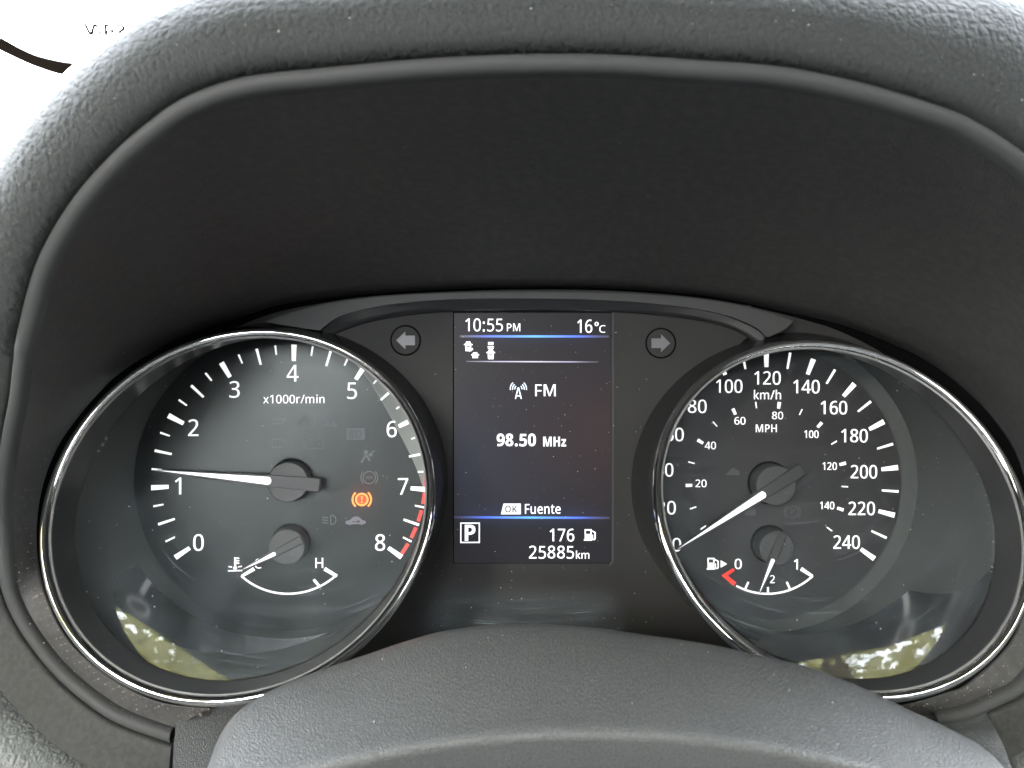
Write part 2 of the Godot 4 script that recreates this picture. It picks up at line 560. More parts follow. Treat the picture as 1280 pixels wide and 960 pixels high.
func binnacle() -> void:
	var p := smooth(lip, SUB)
	var b := smooth(back, SUB)
	var o := outward(p)
	var n := p.size() - 1
	for i in 9:
		o[i] = Vector3(0.0, -1.0, 0).lerp(o[9], pow(i / 9.0, 1.5)).normalized()
	var j0 := 11 * SUB       # where the padded hood meets the lower trim, left
	var j1 := 31 * SUB
	var h := thing("instrument_hood", "black leather-grained padded hood arching over the gauges", "instrument hood")
	var pad := smooth(PackedVector3Array([Vector3(4.0, -5, 0), Vector3(4.4, -1.5, 0), Vector3(6.0, 1.2, 0), Vector3(9.5, 2.8, 0), Vector3(14, 2.8, 0), Vector3(18.5, 0.9, 0), Vector3(23, -2.8, 0), Vector3(27, -8.5, 0), Vector3(30, -16, 0), Vector3(31.8, -28, 0), Vector3(31.5, -48, 0), Vector3(26, -95, 0), Vector3(10, -190, 0)]), 4)
	var prof := []
	for q in pad:
		prof.append([q.x, q.y])
	part(h, "padded_cover", loft(rim_rows(p, o, j0, j1, prof, 0.55)), "grained_leather")
	var cap := []
	for q in [[4.0, -6.0], [4.0, -0.5], [12.0, 2.6], [22.0, -8.0], [27.0, -30.0], [20.0, -90.0]]:
		cap.append([q[0] - 0.1, q[1] - 0.5])
	var lipp := smooth(PackedVector3Array([Vector3(-0.6, -3.5, 0), Vector3(-0.3, -1.2, 0), Vector3(0.5, -0.1, 0), Vector3(1.7, 0.3, 0), Vector3(2.9, 0.0, 0), Vector3(3.5, -1.2, 0), Vector3(3.6, -5, 0)]), 3)
	var lprof := []
	for q in lipp:
		lprof.append([q.x, q.y])
	part(h, "rounded_lip", loft(rim_rows(p, o, j0, j1, lprof)), "lip_plastic")
	var rows := []
	for t in [0.0, 0.03, 0.08, 0.16, 0.26, 0.38, 0.5, 0.62, 0.74, 0.85, 0.94, 1.0]:
		var r := PackedVector3Array()
		for i in range(0, n + 1):
			var a: Vector3 = p[i] + Vector3(0, 0, -2.5) - o[i] * 0.4
			var bulge := 5.0 * sin(PI * minf(t * 1.0, 1.0))
			r.append(v(a.lerp(b[i], t) + o[i] * bulge * smoothstep(j0 - 30.0, j0 + 30.0, i) * smoothstep(j1 + 20.0, j1 - 30.0, i)))
		rows.append(r)
	for e in [0.03, 1.0]:  # extra flange added to keep light from leaking in behind
		var r := PackedVector3Array()
		for i in range(0, n + 1):
			var q := p[i] + o[i] * 21.0
			r.append(v(b[i].lerp(Vector3(q.x, q.y, b[i].z), e) + Vector3(0, 0, -3)))
		rows.append(r)
	part(h, "inner_shroud", loft(rows), "shroud_plastic", "smooth dark inner wall of the hood")

	var seal := [PackedVector3Array(), PackedVector3Array()]
	for i in n + 1:
		seal[0].append(v(b[i] + o[i] * 0.5 + Vector3(0, 0, -0.4)))
		seal[1].append(v(b[i] - o[i] * (4.0 if i > 11 * SUB and i < 31 * SUB else 2.6) + Vector3(0, 0, -9.0)))
	part(h, "light_leak_seal", loft(seal), "matt_black")  # added strip that stops light showing past the shroud edge
	var d := thing("dashboard_trim", "grey lower dashboard trim around the gauges with a dusty gap at the rings", "dashboard trim")
	for side in [[0, j0], [j1, n]]:
		part(d, "rounded_lip", loft(rim_rows(p, o, side[0], side[1], lprof)), "lip_plastic")
		var face := smooth(PackedVector3Array([Vector3(4.0, -5, 0), Vector3(4.3, -1.6, 0), Vector3(5.6, -0.4, 0), Vector3(9, 0.4, 0), Vector3(13, 1.2, 0), Vector3(17, 2.6, 0)]), 3)
		var fp := []
		for q in face:
			fp.append([q.x, q.y])
		var last: int = j0 + 1 if side[0] == 0 else 36 * SUB + 2
		var from: int = 0 if side[0] == 0 else j1 - 1
		part(d, "side_trim", loft(rim_rows(p, o, from, last, fp)), "trim_plastic")
		var pad2 := smooth(PackedVector3Array([Vector3(16.6, 0, 0), Vector3(17, 3.4, 0), Vector3(19, 7.0, 0), Vector3(24, 11, 0), Vector3(32, 12, 0), Vector3(48, 6, 0), Vector3(70, -12, 0)]), 4)
		var pp := []
		for q in pad2:
			pp.append([q.x, q.y])
		part(d, "padded_corner", loft(rim_rows(p, o, from, last, pp)), "grained_dash")
	# the panel below the rings, cut off from the side trims by two open joints
	var ra := smooth(PackedVector3Array([Vector3(-101.3, -99.8, 67.5), Vector3(-81.8, -99.4, 68.5), Vector3(-46.6, -98.1, 64), Vector3(0, -97.6, 58), Vector3(64.3, -96, 62), Vector3(101.1, -99.1, 68.5), Vector3(127, -101.4, 69.5), Vector3(142.7, -100.4, 70.5)]), 4)
	var rb := smooth(PackedVector3Array([Vector3(-98.7, -102.2, 74.5), Vector3(-79.2, -102.9, 76), Vector3(-44.6, -103.8, 74), Vector3(0, -105.7, 70), Vector3(61.6, -104.8, 72), Vector3(97.8, -102.9, 76), Vector3(120.8, -102.2, 76.5), Vector3(139.1, -100.2, 79.5)]), 4)
	var rc := smooth(PackedVector3Array([Vector3(-90.8, -112.9, 95), Vector3(-72.5, -112.9, 95), Vector3(-40.5, -112.9, 95), Vector3(0, -112.9, 95), Vector3(55.4, -112.9, 95), Vector3(89.5, -112.9, 95), Vector3(112.9, -112.9, 95), Vector3(137.2, -112.9, 95)]), 4)
	var rr := [PackedVector3Array(), PackedVector3Array(), PackedVector3Array(), PackedVector3Array(), PackedVector3Array(), PackedVector3Array()]
	for i in ra.size():
		rr[0].append(v(ra[i] + Vector3(0, 4, -6)))
		rr[1].append(v(ra[i]))
		rr[2].append(v(ra[i].lerp(rb[i], 0.6) + Vector3(0, 0.3, 0.4)))
		rr[3].append(v(rb[i]))
		rr[4].append(v(rb[i].lerp(rc[i], 0.15) + Vector3(0, 0.4, 0.7)))
		rr[5].append(v(rc[i]))
	part(d, "lower_panel", loft(rr), "column_plastic")
	specks(d, "lint", "lint", 130, 0.1, 0.35, func():
		var i := rng.randi_range(0, 6 * SUB) if rng.randf() < 0.8 else rng.randi_range(34 * SUB, n)
		return v(b[i].lerp(p[i], pow(rng.randf(), 2.0) * 0.35) + Vector3(0, 0, 0.9)), 3.5)
	specks(d, "dust", "dust", 260, 0.08, 0.3, func():
		var i := rng.randi_range(0, 9 * SUB) if rng.randf() < 0.7 else rng.randi_range(33 * SUB, n)
		return v(b[i].lerp(p[i], rng.randf() * 0.9) + Vector3(0, 0, 0.6)))
	specks(h, "shroud_dust", "dust", 70, 0.08, 0.22, func():
		var i := rng.randi_range(j0, j1)
		var t := rng.randf_range(0.1, 0.9)
		return rows[3 + int(t * 7.0)][i] + Vector3(0, -0.0003, 0.0004))
	specks(h, "dust", "dust", 40, 0.1, 0.35, func():
		var i := rng.randi_range(j0, j1)
		return v(p[i] + o[i] * rng.randf_range(9, 14) + Vector3(0, 0, 3.4)))

# ------------------------------------------------------------------ the fascia between the dials
func sleeve_oval(k: int) -> Array:   # centre and half axes of each ring's sleeve where it meets the fascia
	return [Vector2(-88.1, -36.65), 64.3, 60.4] if k == 0 else [Vector2(107, -37.8), 62.4, 57.6]

func panel_z(y: float) -> float:
	return 11.0 + 0.022 * pow(maxf(0.0, -71.0 - y), 2.0)

func fascia() -> void:
	var t := thing("cluster_fascia", "dark grey fascia between the two round dials, holding the display and turn arrows", "fascia")
	# back plate
	var plate := PackedVector2Array()
	for i in range(11 * SUB, 31 * SUB + 1):
		var q := smooth(back, SUB)[i]
		plate.append(Vector2(q.x, q.y + 1.0))
	plate.append_array([Vector2(150, -60), Vector2(-130, -60)])
	var pieces := [plate]
	for k in 2:
		var e: Array = sleeve_oval(k)
		var cut := ellipse(e[0], e[1] * 0.985, e[2] * 0.985)
		var next := []
		for pc in pieces:
			for r in Geometry2D.clip_polygons(pc, cut):
				if not Geometry2D.is_polygon_clockwise(r):
					next.append(r)
		pieces = next
	part(t, "back_plate", solid(pieces, 5.0, 7.6, 0.0, Transform3D(Basis(), Vector3(0, 1.15, 0))), "panel_plastic")
	part(t, "rear_light_block", solid([box_poly(-165, -150, 190, 40)], -24.0, -18.0, 0.0, Transform3D(Basis(), Vector3(0, 1.15, 0))), "matt_black")  # added sheet that keeps light from leaking in behind the fascia
	# centre panel as a bent sheet round the display
	var ys := []
	for i in 20:
		ys.append(lerpf(29.5, -67.4, i / 19.0))
	for i in 12:
		ys.append(lerpf(-67.4, -100, (i + 1) / 12.0))
	var lx := []
	var rx := []
	for y in ys:
		var a: Array = sleeve_oval(0)
		var b: Array = sleeve_oval(1)
		var fa: float = 1.0 - pow((y - a[0].y) / (a[2] * 0.97), 2.0)
		var fb: float = 1.0 - pow((y - b[0].y) / (b[2] * 0.97), 2.0)
		lx.append(a[0].x + a[1] * 0.97 * sqrt(maxf(fa, 0.08)))
		rx.append(b[0].x - b[1] * 0.97 * sqrt(maxf(fb, 0.08)))
	var st := SurfaceTool.new()
	st.begin(Mesh.PRIMITIVE_TRIANGLES)
	st.set_smooth_group(0)
	for block in 3:
		for i in ys.size() - 1:
			if block == 2 and ys[i] > -67.3:
				continue
			var f := func(r: int, u: float) -> Vector3:
				var x0: float = [lx[r], 37.8, -22.2][block]
				var x1: float = [-22.2, rx[r], 37.8][block]
				return v(Vector3(lerpf(x0, x1, u), ys[r], panel_z(ys[r])))
			for c in 8:
				var q := [f.call(i, c / 8.0), f.call(i, (c + 1) / 8.0), f.call(i + 1, c / 8.0), f.call(i + 1, (c + 1) / 8.0)]
				for k in [0, 1, 2, 1, 3, 2]:
					st.add_vertex(q[k])
	st.generate_normals()
	part(t, "centre_panel", st.commit(), "panel_plastic")
	# the lighter band over it, and the glossy recess between the two
	var top := smooth2(PackedVector2Array([Vector2(-91.63, 23.13), Vector2(-86.52, 25.23), Vector2(-72.1, 29.14), Vector2(-54.07, 31.84), Vector2(-30.04, 33.5), Vector2(0, 34.1), Vector2(30.04, 33.95), Vector2(57.08, 32.75), Vector2(78.11, 30.34), Vector2(94.63, 26.74), Vector2(104.54, 23.43)]), 4)
	var low := smooth2(PackedVector2Array([Vector2(102.14, 20.73), Vector2(96.73, 18.02), Vector2(94.33, 17.72), Vector2(90.73, 21.03), Vector2(79.61, 25.54), Vector2(63.09, 28.69), Vector2(36.05, 31.09), Vector2(0, 31.84), Vector2(-24.03, 31.39), Vector2(-42.06, 30.04), Vector2(-55.58, 27.64), Vector2(-64.59, 24.93), Vector2(-70.3, 21.03), Vector2(-72.7, 20.13), Vector2(-87.12, 22.23)]), 4)
	var outline := top.duplicate()
	outline.append_array(low)
	part(t, "upper_band", solid([outline], 1158.0 - 1150.0, 14.0, 0.35, Transform3D(Basis(), Vector3(0, 1.15, 0))), "trim_satin")
	var f0 := smooth(PackedVector3Array([Vector3(-70.2, 20.2, 13.8), Vector3(-64, 24.7, 13.8), Vector3(-55, 27.4, 13.8), Vector3(-41.7, 29.8, 13.8), Vector3(-23.8, 31.1, 13.8), Vector3(0, 31.5, 13.8), Vector3(35.7, 30.8, 13.8), Vector3(62.5, 28.4, 13.8), Vector3(78.8, 25.3, 13.8), Vector3(89.8, 20.8, 13.8), Vector3(94, 17.3, 13.8)]), 4)
	var f1 := smooth(PackedVector3Array([Vector3(-70.8, 16.8, 11.5), Vector3(-63.6, 19.8, 11.5), Vector3(-54.6, 22.8, 11.5), Vector3(-40.5, 25.5, 11.5), Vector3(-23.4, 27.1, 11.5), Vector3(0, 27.6, 11.5), Vector3(35.4, 27.1, 11.5), Vector3(61.8, 24.9, 11.5), Vector3(78, 21.9, 11.5), Vector3(87.6, 18, 11.5), Vector3(93, 13.8, 11.5)]), 4)
	var rows := [PackedVector3Array(), PackedVector3Array(), PackedVector3Array(), PackedVector3Array(), PackedVector3Array()]
	for i in f0.size():
		rows[0].append(v(f0[i] + Vector3(0, 0.15, 0)))
		rows[1].append(v(f0[i] + Vector3(0, -0.25, -0.2)))
		rows[2].append(v(f0[i].lerp(f1[i], 0.5) + Vector3(0, 0.1, -0.5)))
		rows[3].append(v(f1[i] + Vector3(0, 0, 0)))
		rows[4].append(v(f1[i] + Vector3(0, 0.1, -1.5)))
	part(t, "recess_strip", loft(rows), "ceiling_gloss")
	# turn arrows, each in a round groove
	for k in 2:
		var c: Vector2 = [Vector2(-39.96, 16.37), Vector2(55.88, 15.32)][k]
		var s := -1.0 if k == 0 else 1.0
		var base := Transform3D(Basis(), v(Vector3(c.x, c.y, 11.0)))
		var ti := part(t, "turn_indicator", solid([ellipse(Vector2.ZERO, 5.2, 5.2, 40)], -0.6, 0.25, 0.08), "panel_plastic", ["turn indicator with an arrow to the left", "turn indicator with an arrow to the right"][k])
		ti.transform = base
		part(ti, "groove", solid(hoop(Vector2.ZERO, 5.5, 0.65, 24), -0.5, 0.14), "matt_black")
		var arrow := PackedVector2Array([Vector2(3.5 * s, 0), Vector2(0.1 * s, 3.3), Vector2(0.1 * s, 1.8), Vector2(-3.5 * s, 1.8), Vector2(-3.5 * s, -1.8), Vector2(0.1 * s, -1.8), Vector2(0.1 * s, -3.3)])
		part(ti, "arrow", solid([arrow], 0.2, 0.42, 0.06), "arrow_grey")
	# dust and a wiped smear on the lower bend
	film_material("panel_film", 31, Vector2(0.5, -0.6), 0.07, 0.8, Color(0.42, 0.52, 0.58), 0.0, -2.0)
	var fr := []
	for i in 9:
		var y := lerpf(-74.0, -98.0, i / 8.0)
		var r := PackedVector3Array()
		for j in 25:
			r.append(v(Vector3(lerpf(-38, 46, j / 24.0), y, panel_z(y) + 0.3)))
		fr.append(r)
	part(t, "dust_smear", loft(fr), "panel_film")
	specks(t, "dust", "dust", 260, 0.06, 0.28, func():
		var y := rng.randf_range(-98, 26)
		var x := rng.randf_range(-36, 52)
		if rng.randf() < 0.4:
			y = rng.randf_range(-98, -68)
		return v(Vector3(x, y, panel_z(y) + 0.25)))

# ------------------------------------------------------------------ the two dials
# pose of a circle: centre (mm), pitch and yaw (degrees)
func on_circle(c: Vector3, pitch: float, yaw: float, ang: float, r: float, axial: float) -> Vector3:
	var b := Basis(Vector3.UP, deg_to_rad(yaw)) * Basis(Vector3.RIGHT, deg_to_rad(pitch))
	return c + b * Vector3(cos(ang) * r, sin(ang) * r, axial)

func housing(t: Node3D, ring_c: Vector3, rp: float, ry: float, ring_r: float, lens_c: Vector3, lp: float, ly: float, lens_r: float, oval: Array, film: String) -> void:
	var inv := t.transform.affine_inverse()
	var n := 160
	var sweep := func(prof: Array) -> Array:
		var rows := []
		for q in prof:
			var r := PackedVector3Array()
			for i in n:
				r.append(inv * v(on_circle(ring_c, rp, ry, TAU * i / n, ring_r + q[0], q[1])))
			rows.append(r)
		return rows
	var bead := []
	for i in 15:
		var a := deg_to_rad(lerpf(165.0, -50.0, i / 14.0))
		bead.append([-0.7 + 1.6 * cos(a), -2.2 + 2.2 * sin(a)])
	part(t, "chrome_ring", loft(sweep.call(bead), true), "chrome")
	part(t, "ring_bevel", loft(sweep.call([[-2.15, -2.3], [-2.25, -1.6], [-2.5, -1.5], [-2.75, -2.0]]), true), "bevel_satin")
	# the sleeve that carries the ring out of the fascia
	var rows := []
	for s in [0.0, 0.03, 0.15, 0.4, 0.7, 1.0]:
		var r := PackedVector3Array()
		for i in n:
			var p := on_circle(ring_c, rp, ry, TAU * i / n, ring_r + (0.0 if s < 0.01 else 0.35), -2.9)
			var e: Vector2 = oval[0] + Vector2(cos(TAU * i / n) * oval[1], sin(TAU * i / n) * oval[2])
			var q := Vector3(e.x, e.y, 7.0)
			var m := p.lerp(q, s)
			r.append(inv * v(m))
		rows.append(r)
	part(t, "ring_sleeve", loft(rows, true), "gloss_black")
	# tunnel from the ring back to the lens, chamber from the lens back to the dial
	rows = []
	for s in [0.0, 0.25, 0.5, 0.75, 1.0]:
		var r := PackedVector3Array()
		for i in n:
			var p := on_circle(ring_c, rp, ry, TAU * i / n, ring_r - 2.65, -1.6)
			r.append(inv * v(p.lerp(on_circle(lens_c, lp, ly, TAU * i / n, lens_r, 0.0), s)))
		rows.append(r)
	part(t, "tunnel_wall", loft(rows, true), "tunnel_satin")
	rows = []
	for s in [0.0, 0.5, 1.0]:
		var r := PackedVector3Array()
		for i in n:
			var p := on_circle(lens_c, lp, ly, TAU * i / n, lens_r + 0.2, -0.2)
			r.append((inv * v(p)).lerp(Vector3(cos(TAU * i / n), sin(TAU * i / n), -0.05) * 0.0615, s))
		rows.append(r)
	part(t, "chamber_wall", loft(rows, true), "chamber_grey")
	# the lens: a clear flat disc, and the dust and painted haze on it
	var lens := part(t, "lens", solid([ellipse(Vector2.ZERO, lens_r - 0.1, lens_r - 0.1, 96)], -1.6, 0.0), "clear_glass")
	var b := Basis(Vector3.UP, deg_to_rad(ly)) * Basis(Vector3.RIGHT, deg_to_rad(lp))
	lens.transform = inv * Transform3D(b, v(lens_c))
	var fs := SurfaceTool.new()
	fs.begin(Mesh.PRIMITIVE_TRIANGLES)
	for i in 96:
		for k in [i + 1, i, -1]:
			var p := Vector2.ZERO if k < 0 else Vector2.from_angle(TAU * k / 96.0)
			fs.set_uv(Vector2(0.5 + p.x * 0.5, 0.5 - p.y * 0.5))
			fs.set_normal(Vector3.BACK)
			fs.add_vertex(Vector3(p.x, p.y, 0) * (lens_r - 0.4) * 0.001 + Vector3(0, 0, 0.00025))
	part(lens, "dust_haze_film", fs.commit(), film)
	specks(lens, "dust", "dust", 150, 0.06, 0.3, func():
		var a := rng.randf() * TAU
		var r := sqrt(rng.randf()) * (lens_r - 1.5)
		return Vector3(cos(a) * r, sin(a) * r, 0.3) * 0.001)
	specks(t, "dust", "dust", 50, 0.06, 0.22, func():
		var a := rng.randf_range(PI, TAU)
		var p := on_circle(ring_c, rp, ry, a, ring_r - 2.8, -1.6)
		return inv * v(p.lerp(on_circle(lens_c, lp, ly, a, lens_r, 0.0), rng.randf()) + Vector3(0, 0.3, 0)))

func tick(t: Node3D, called: String, ang: float, r0: float, r1: float, w0: float, w1: float, m := "lit_white", c := Vector2.ZERO) -> void:
	var d := Vector2.from_angle(ang)
	part(t, called, solid([stroke(c + d * r0, c + d * r1, w0, w1)], 0.0, 0.2), m)

func needle(t: Node3D, called: String, pivot: Vector2, ang: float, hub_r: float, base_r: float, h: float, start: float, tip: float, tail: float, hw: float, whw: float) -> void:
	var d := Vector2.from_angle(ang)
	var z := h
	# flat black disc, the shade of a well painted in, and the cap
	part(t, "well_shade_disc", solid([ellipse(pivot, base_r, base_r, 48)], 0.02, 0.1), "matt_black")
	var nd := part(t, called, solid([PackedVector2Array([pivot - d * tail - d.orthogonal() * hw, pivot + d * start * 1.02 - d.orthogonal() * hw * 0.92, pivot + d * tip - d.orthogonal() * 0.42, pivot + d * tip + d.orthogonal() * 0.42, pivot + d * start * 1.02 + d.orthogonal() * hw * 0.92, pivot - d * tail + d.orthogonal() * hw])], z - 1.2, z + 0.75, 0.25), "needle_black")
	part(nd, "hub", solid([ellipse(pivot, hub_r, hub_r, 56)], 0.1, z, 0.3), "hub_black")
	var wp := PackedVector2Array()
	for i in 9:
		wp.append(pivot + d * (start + 0.5) + d.rotated(PI / 2 + PI * i / 8.0) * whw * (0.9 if i in [0, 8] else 1.0))
	wp.append_array([pivot + d * (tip - 0.2) - d.orthogonal().rotated(PI) * -0.3 * -1.0, pivot + d * (tip - 0.2) + d.orthogonal().rotated(PI) * 0.3 * -1.0])
	wp = Geometry2D.convex_hull(wp)
	wp.remove_at(wp.size() - 1)
	part(nd, "lighted_pointer", solid([wp], z + 0.7, z + 1.0), "lit_pointer")

func tachometer() -> void:
	var t := thing("tachometer", "left round gauge marked x1000r/min with red arc and chrome ring", "gauge")
	t.position = v(Vector3(-89.59, -38.89, -12.5))
	t.rotation_degrees.y = 5.22
	film_material("lens_film_a", 41, Vector2(0.62, 0.30), 0.007, 0.14, Color(0.38, 0.45, 0.50), 0.01, 9.0)  # dust, plus bluish skylight haze painted into its lower half
	housing(t, Vector3(-88.1, -36.65, 50), -24.6, 2.7, 62.1, Vector3(-89.6, -37.4, 35), -25.0, -3.0, 60.7, sleeve_oval(0), "lens_film_a")
	part(t, "dial_rim", solid([ellipse(Vector2.ZERO, 62, 62, 96)], -1.5, -0.6), "chamber_grey")
	part(t, "dial_face", solid([ellipse(Vector2.ZERO, 61.2, 61.2, 120)], -0.55, 0.0), "dial_face")
	var crescent := PackedVector2Array()  # patch of light at the upper right, painted as a paler crescent
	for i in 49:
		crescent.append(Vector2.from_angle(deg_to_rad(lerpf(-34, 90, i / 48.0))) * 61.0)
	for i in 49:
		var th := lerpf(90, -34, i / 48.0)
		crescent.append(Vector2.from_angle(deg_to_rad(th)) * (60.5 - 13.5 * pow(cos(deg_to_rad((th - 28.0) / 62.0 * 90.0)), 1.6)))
	part(t, "light_crescent", solid([crescent], 0.0, 0.03), "light_crescent_grey")
	for i in 33:
		var val := i * 0.25
		var ang := deg_to_rad(90.0 - 31.256 * (val - 4.0) - 1.076)
		var r := 54.91
		if i % 4 == 0:
			tick(t, "lighted_tick", ang, r - 6.7, r, 1.55, 2.1)
		elif i % 2 == 0:
			tick(t, "lighted_tick", ang, r - 6.7, r, 0.85, 1.05)
		else:
			tick(t, "lighted_tick", ang, r - 3.9, r, 0.6, 0.75)
	for i in 7:
		var a := deg_to_rad(90.0 - 31.256 * (6.25 + i * 0.25 - 4.0) - 1.076)
		part(t, "red_segment", solid([band(Vector2.ZERO, 54.1, a - 0.026, a - 0.112, 1.5, 5)], 0.0, 0.17), "lit_red")
	var spots := [Vector2(-36.55, -24.81), Vector2(-44.46, -1.99), Vector2(-38.57, 21.35), Vector2(-22.49, 36.7), Vector2(0.44, 43.28), Vector2(24.26, 36.11), Vector2(40.33, 20.39), Vector2(44.92, -3.23), Vector2(35.58, -26.16)]
	for i in 9:
		writing(t, "lighted_numeral", str(i), spots[i], 0, 6.75, 0.1, "lit_white")
	writing(t, "caption", "x1000r/min", Vector2(0.98, 32.78), 24.4, 0, 0.1, "lit_white")
	var hub := Vector2(0, 0.01)
	needle(t, "needle", hub, deg_to_rad(174.25), 7.9, 8.8, 8.0, 7.3, 50.0, 12.7, 2.7, 1.65)
	warnings(t)

func icon(t: Node3D, called: String, polys: Array, m: String, label := "") -> MeshInstance3D:
	return part(t, called, solid(polys, 0.0, 0.09), m, label)

func warnings(t: Node3D) -> void:
	# seat belt, warning triangle, headlamp, battery, airbag, anti-lock, brake (lit), fog lamp, car and key
	var c: Vector2 = Vector2(5.03, 23.6)
	icon(t, "seat_belt_symbol", [ellipse(c + Vector2(0.6, 2.3), 0.9, 0.9, 12), stroke(c + Vector2(-2.6, -1), c + Vector2(0.2, 2.2), 0.7), stroke(c + Vector2(0.6, 1.4), c + Vector2(2.2, -1.4), 1.3), stroke(c + Vector2(-1.6, -2.6), c + Vector2(1.8, -1.2), 0.6)], "icon_faint")
	c = Vector2(15.58, 23.72)
	icon(t, "warning_triangle", [PackedVector2Array([c + Vector2(-3.1, -2.3), c + Vector2(3.1, -2.3), c + Vector2(0, 2.6)])], "icon_grey")
	icon(t, "warning_triangle_mark", [stroke(c + Vector2(0, 1.2), c + Vector2(0, -0.6), 0.5), ellipse(c + Vector2(0, -1.5), 0.32, 0.32, 8)], "icon_faint_dark").position.z = 0.0001
	c = Vector2(25.75, 18.4)
	icon(t, "headlamp_symbol", [round_box(c, 3.75, 2.4, 0.5)], "icon_grey")
	var marks := []
	for i in 4:
		marks.append(stroke(c + Vector2(-2.9, 1.4 - i * 0.95), c + Vector2(-0.6, 1.4 - i * 0.95), 0.4))
	marks.append(band(c + Vector2(0.7, 0), 1.5, -PI / 2, PI / 2, 0.4, 10))
	marks.append(stroke(c + Vector2(0.2, -1.7), c + Vector2(0.2, 1.7), 0.4))
	icon(t, "headlamp_marks", marks, "icon_faint_dark").position.z = 0.0001
	c = Vector2(9.34, 14.62)
	var sq := [stroke(c + Vector2(-3.4, -2), c + Vector2(3.4, -2), 0.35), stroke(c + Vector2(-3.4, 1.5), c + Vector2(3.4, 1.5), 0.35), stroke(c + Vector2(-3.4, -2), c + Vector2(-3.4, 1.5), 0.35), stroke(c + Vector2(3.4, -2), c + Vector2(3.4, 1.5), 0.35)]
	icon(t, "battery_symbol", sq + [stroke(c + Vector2(-2.6, 1.7), c + Vector2(-1.2, 1.7), 0.6), stroke(c + Vector2(1.2, 1.7), c + Vector2(2.6, 1.7), 0.6), stroke(c + Vector2(-2.4, 0), c + Vector2(-1, 0), 0.3), stroke(c + Vector2(1, 0), c + Vector2(2.4, 0), 0.3), stroke(c + Vector2(1.7, 0.7), c + Vector2(1.7, -0.7), 0.3)], "icon_faint")
	c = Vector2(-5.46, 14.89)
	icon(t, "engine_symbol", [stroke(c + Vector2(-2.2, 1.6), c + Vector2(2.0, 1.6), 0.3), stroke(c + Vector2(-2.2, -1.6), c + Vector2(2.0, -1.6), 0.3), stroke(c + Vector2(-2.2, -1.6), c + Vector2(-2.2, 1.6), 0.3), stroke(c + Vector2(2.0, -1.6), c + Vector2(2.0, 1.6), 0.3), stroke(c + Vector2(-3.2, -0.8), c + Vector2(-3.2, 0.8), 0.3)], "icon_faint")
	c = Vector2(-5.46, 23.97)
	icon(t, "oil_symbol", [stroke(c + Vector2(-2.6, 0.6), c + Vector2(2.6, 0.6), 0.3), stroke(c + Vector2(-2.2, -1.2), c + Vector2(1.6, -1.2), 0.3), stroke(c + Vector2(1.6, -1.2), c + Vector2(3.2, 1), 0.3)], "icon_faint")
	c = Vector2(30.24, 9.23)
	icon(t, "airbag_symbol", [ellipse(c + Vector2(-0.4, 1.7), 0.95, 0.95, 14), stroke(c + Vector2(-0.4, 0.6), c + Vector2(-2.3, -2.6), 0.8), stroke(c + Vector2(-0.2, 0.4), c + Vector2(1.2, -1.8), 0.8), ellipse(c + Vector2(1.5, 0.6), 0.9, 0.7, 12), stroke(c + Vector2(1.6, 1.2), c + Vector2(3.2, 2.4), 0.5)], "icon_grey")
	c = Vector2(31.21, 0.54)
	icon(t, "anti_lock_symbol", hoop(c, 2.5, 0.35) + [band(c, 3.4, -0.8, 0.8, 0.35), band(c, 3.4, PI - 0.8, PI + 0.8, 0.35)], "icon_grey")
	writing(t, "anti_lock_letters", "ABS", c, 2.9, 0, 0.03, "icon_grey")
	c = Vector2(15.26, -16.58)
	icon(t, "fog_lamp_symbol", [band(c + Vector2(0.6, 0), 1.9, -PI / 2, PI / 2, 0.35), stroke(c + Vector2(0.4, -1.9), c + Vector2(0.4, 1.9), 0.35), stroke(c + Vector2(-3, 1.2), c + Vector2(-0.6, 0.8), 0.35), stroke(c + Vector2(-3, 0.1), c + Vector2(-0.6, -0.2), 0.35), stroke(c + Vector2(-3, -1), c + Vector2(-0.6, -1.3), 0.35)], "icon_faint")
	c = Vector2(25.75, -17.4)
	var car := smooth2(PackedVector2Array([c + Vector2(-4, -0.9), c + Vector2(-3.9, 0.3), c + Vector2(-2.4, 0.6), c + Vector2(-1.0, 1.9), c + Vector2(1.2, 1.9), c + Vector2(2.6, 0.6), c + Vector2(3.9, 0.2), c + Vector2(4, -0.9), c + Vector2(2.9, -1.1), c + Vector2(2.4, -1.6), c + Vector2(1.7, -1.1), c + Vector2(-1.7, -1.1), c + Vector2(-2.4, -1.6), c + Vector2(-2.9, -1.1)]), 2, true)
	icon(t, "immobiliser_symbol", [car], "icon_slate")
	icon(t, "immobiliser_key", [stroke(c + Vector2(-1.5, 0), c + Vector2(0.6, 0), 0.4), ellipse(c + Vector2(1.1, 0), 0.7, 0.5, 10)], "icon_faint_dark").position.z = 0.0001
	c = Vector2(28.2, -8.4)
	var lamp := icon(t, "brake_warning_light", hoop(c, 2.35, 0.75) + [band(c, 3.75, -0.85, 0.85, 0.7), band(c, 3.75, PI - 0.85, PI + 0.85, 0.7)], "lit_amber", "brake warning light glowing orange and red")
	part(lamp, "red_heart", solid([ellipse(c, 2.1, 2.1, 24)], 0.0, 0.05), "lit_red_heart")
	part(lamp, "exclamation_mark", solid([stroke(c + Vector2(0, 1.35), c + Vector2(0, -0.35), 0.75, 0.5), ellipse(c + Vector2(0, -1.15), 0.4, 0.4, 10)], 0.0, 0.12), "lit_amber")
	var bulb := OmniLight3D.new()
	bulb.name = "brake_warning_glow"
	bulb.light_color = Color(1.0, 0.16, 0.05)
	bulb.light_energy = 0.00006
	bulb.light_size = 0.003
	bulb.omni_range = 1.0
	bulb.omni_attenuation = 2.0
	bulb.shadow_enabled = true
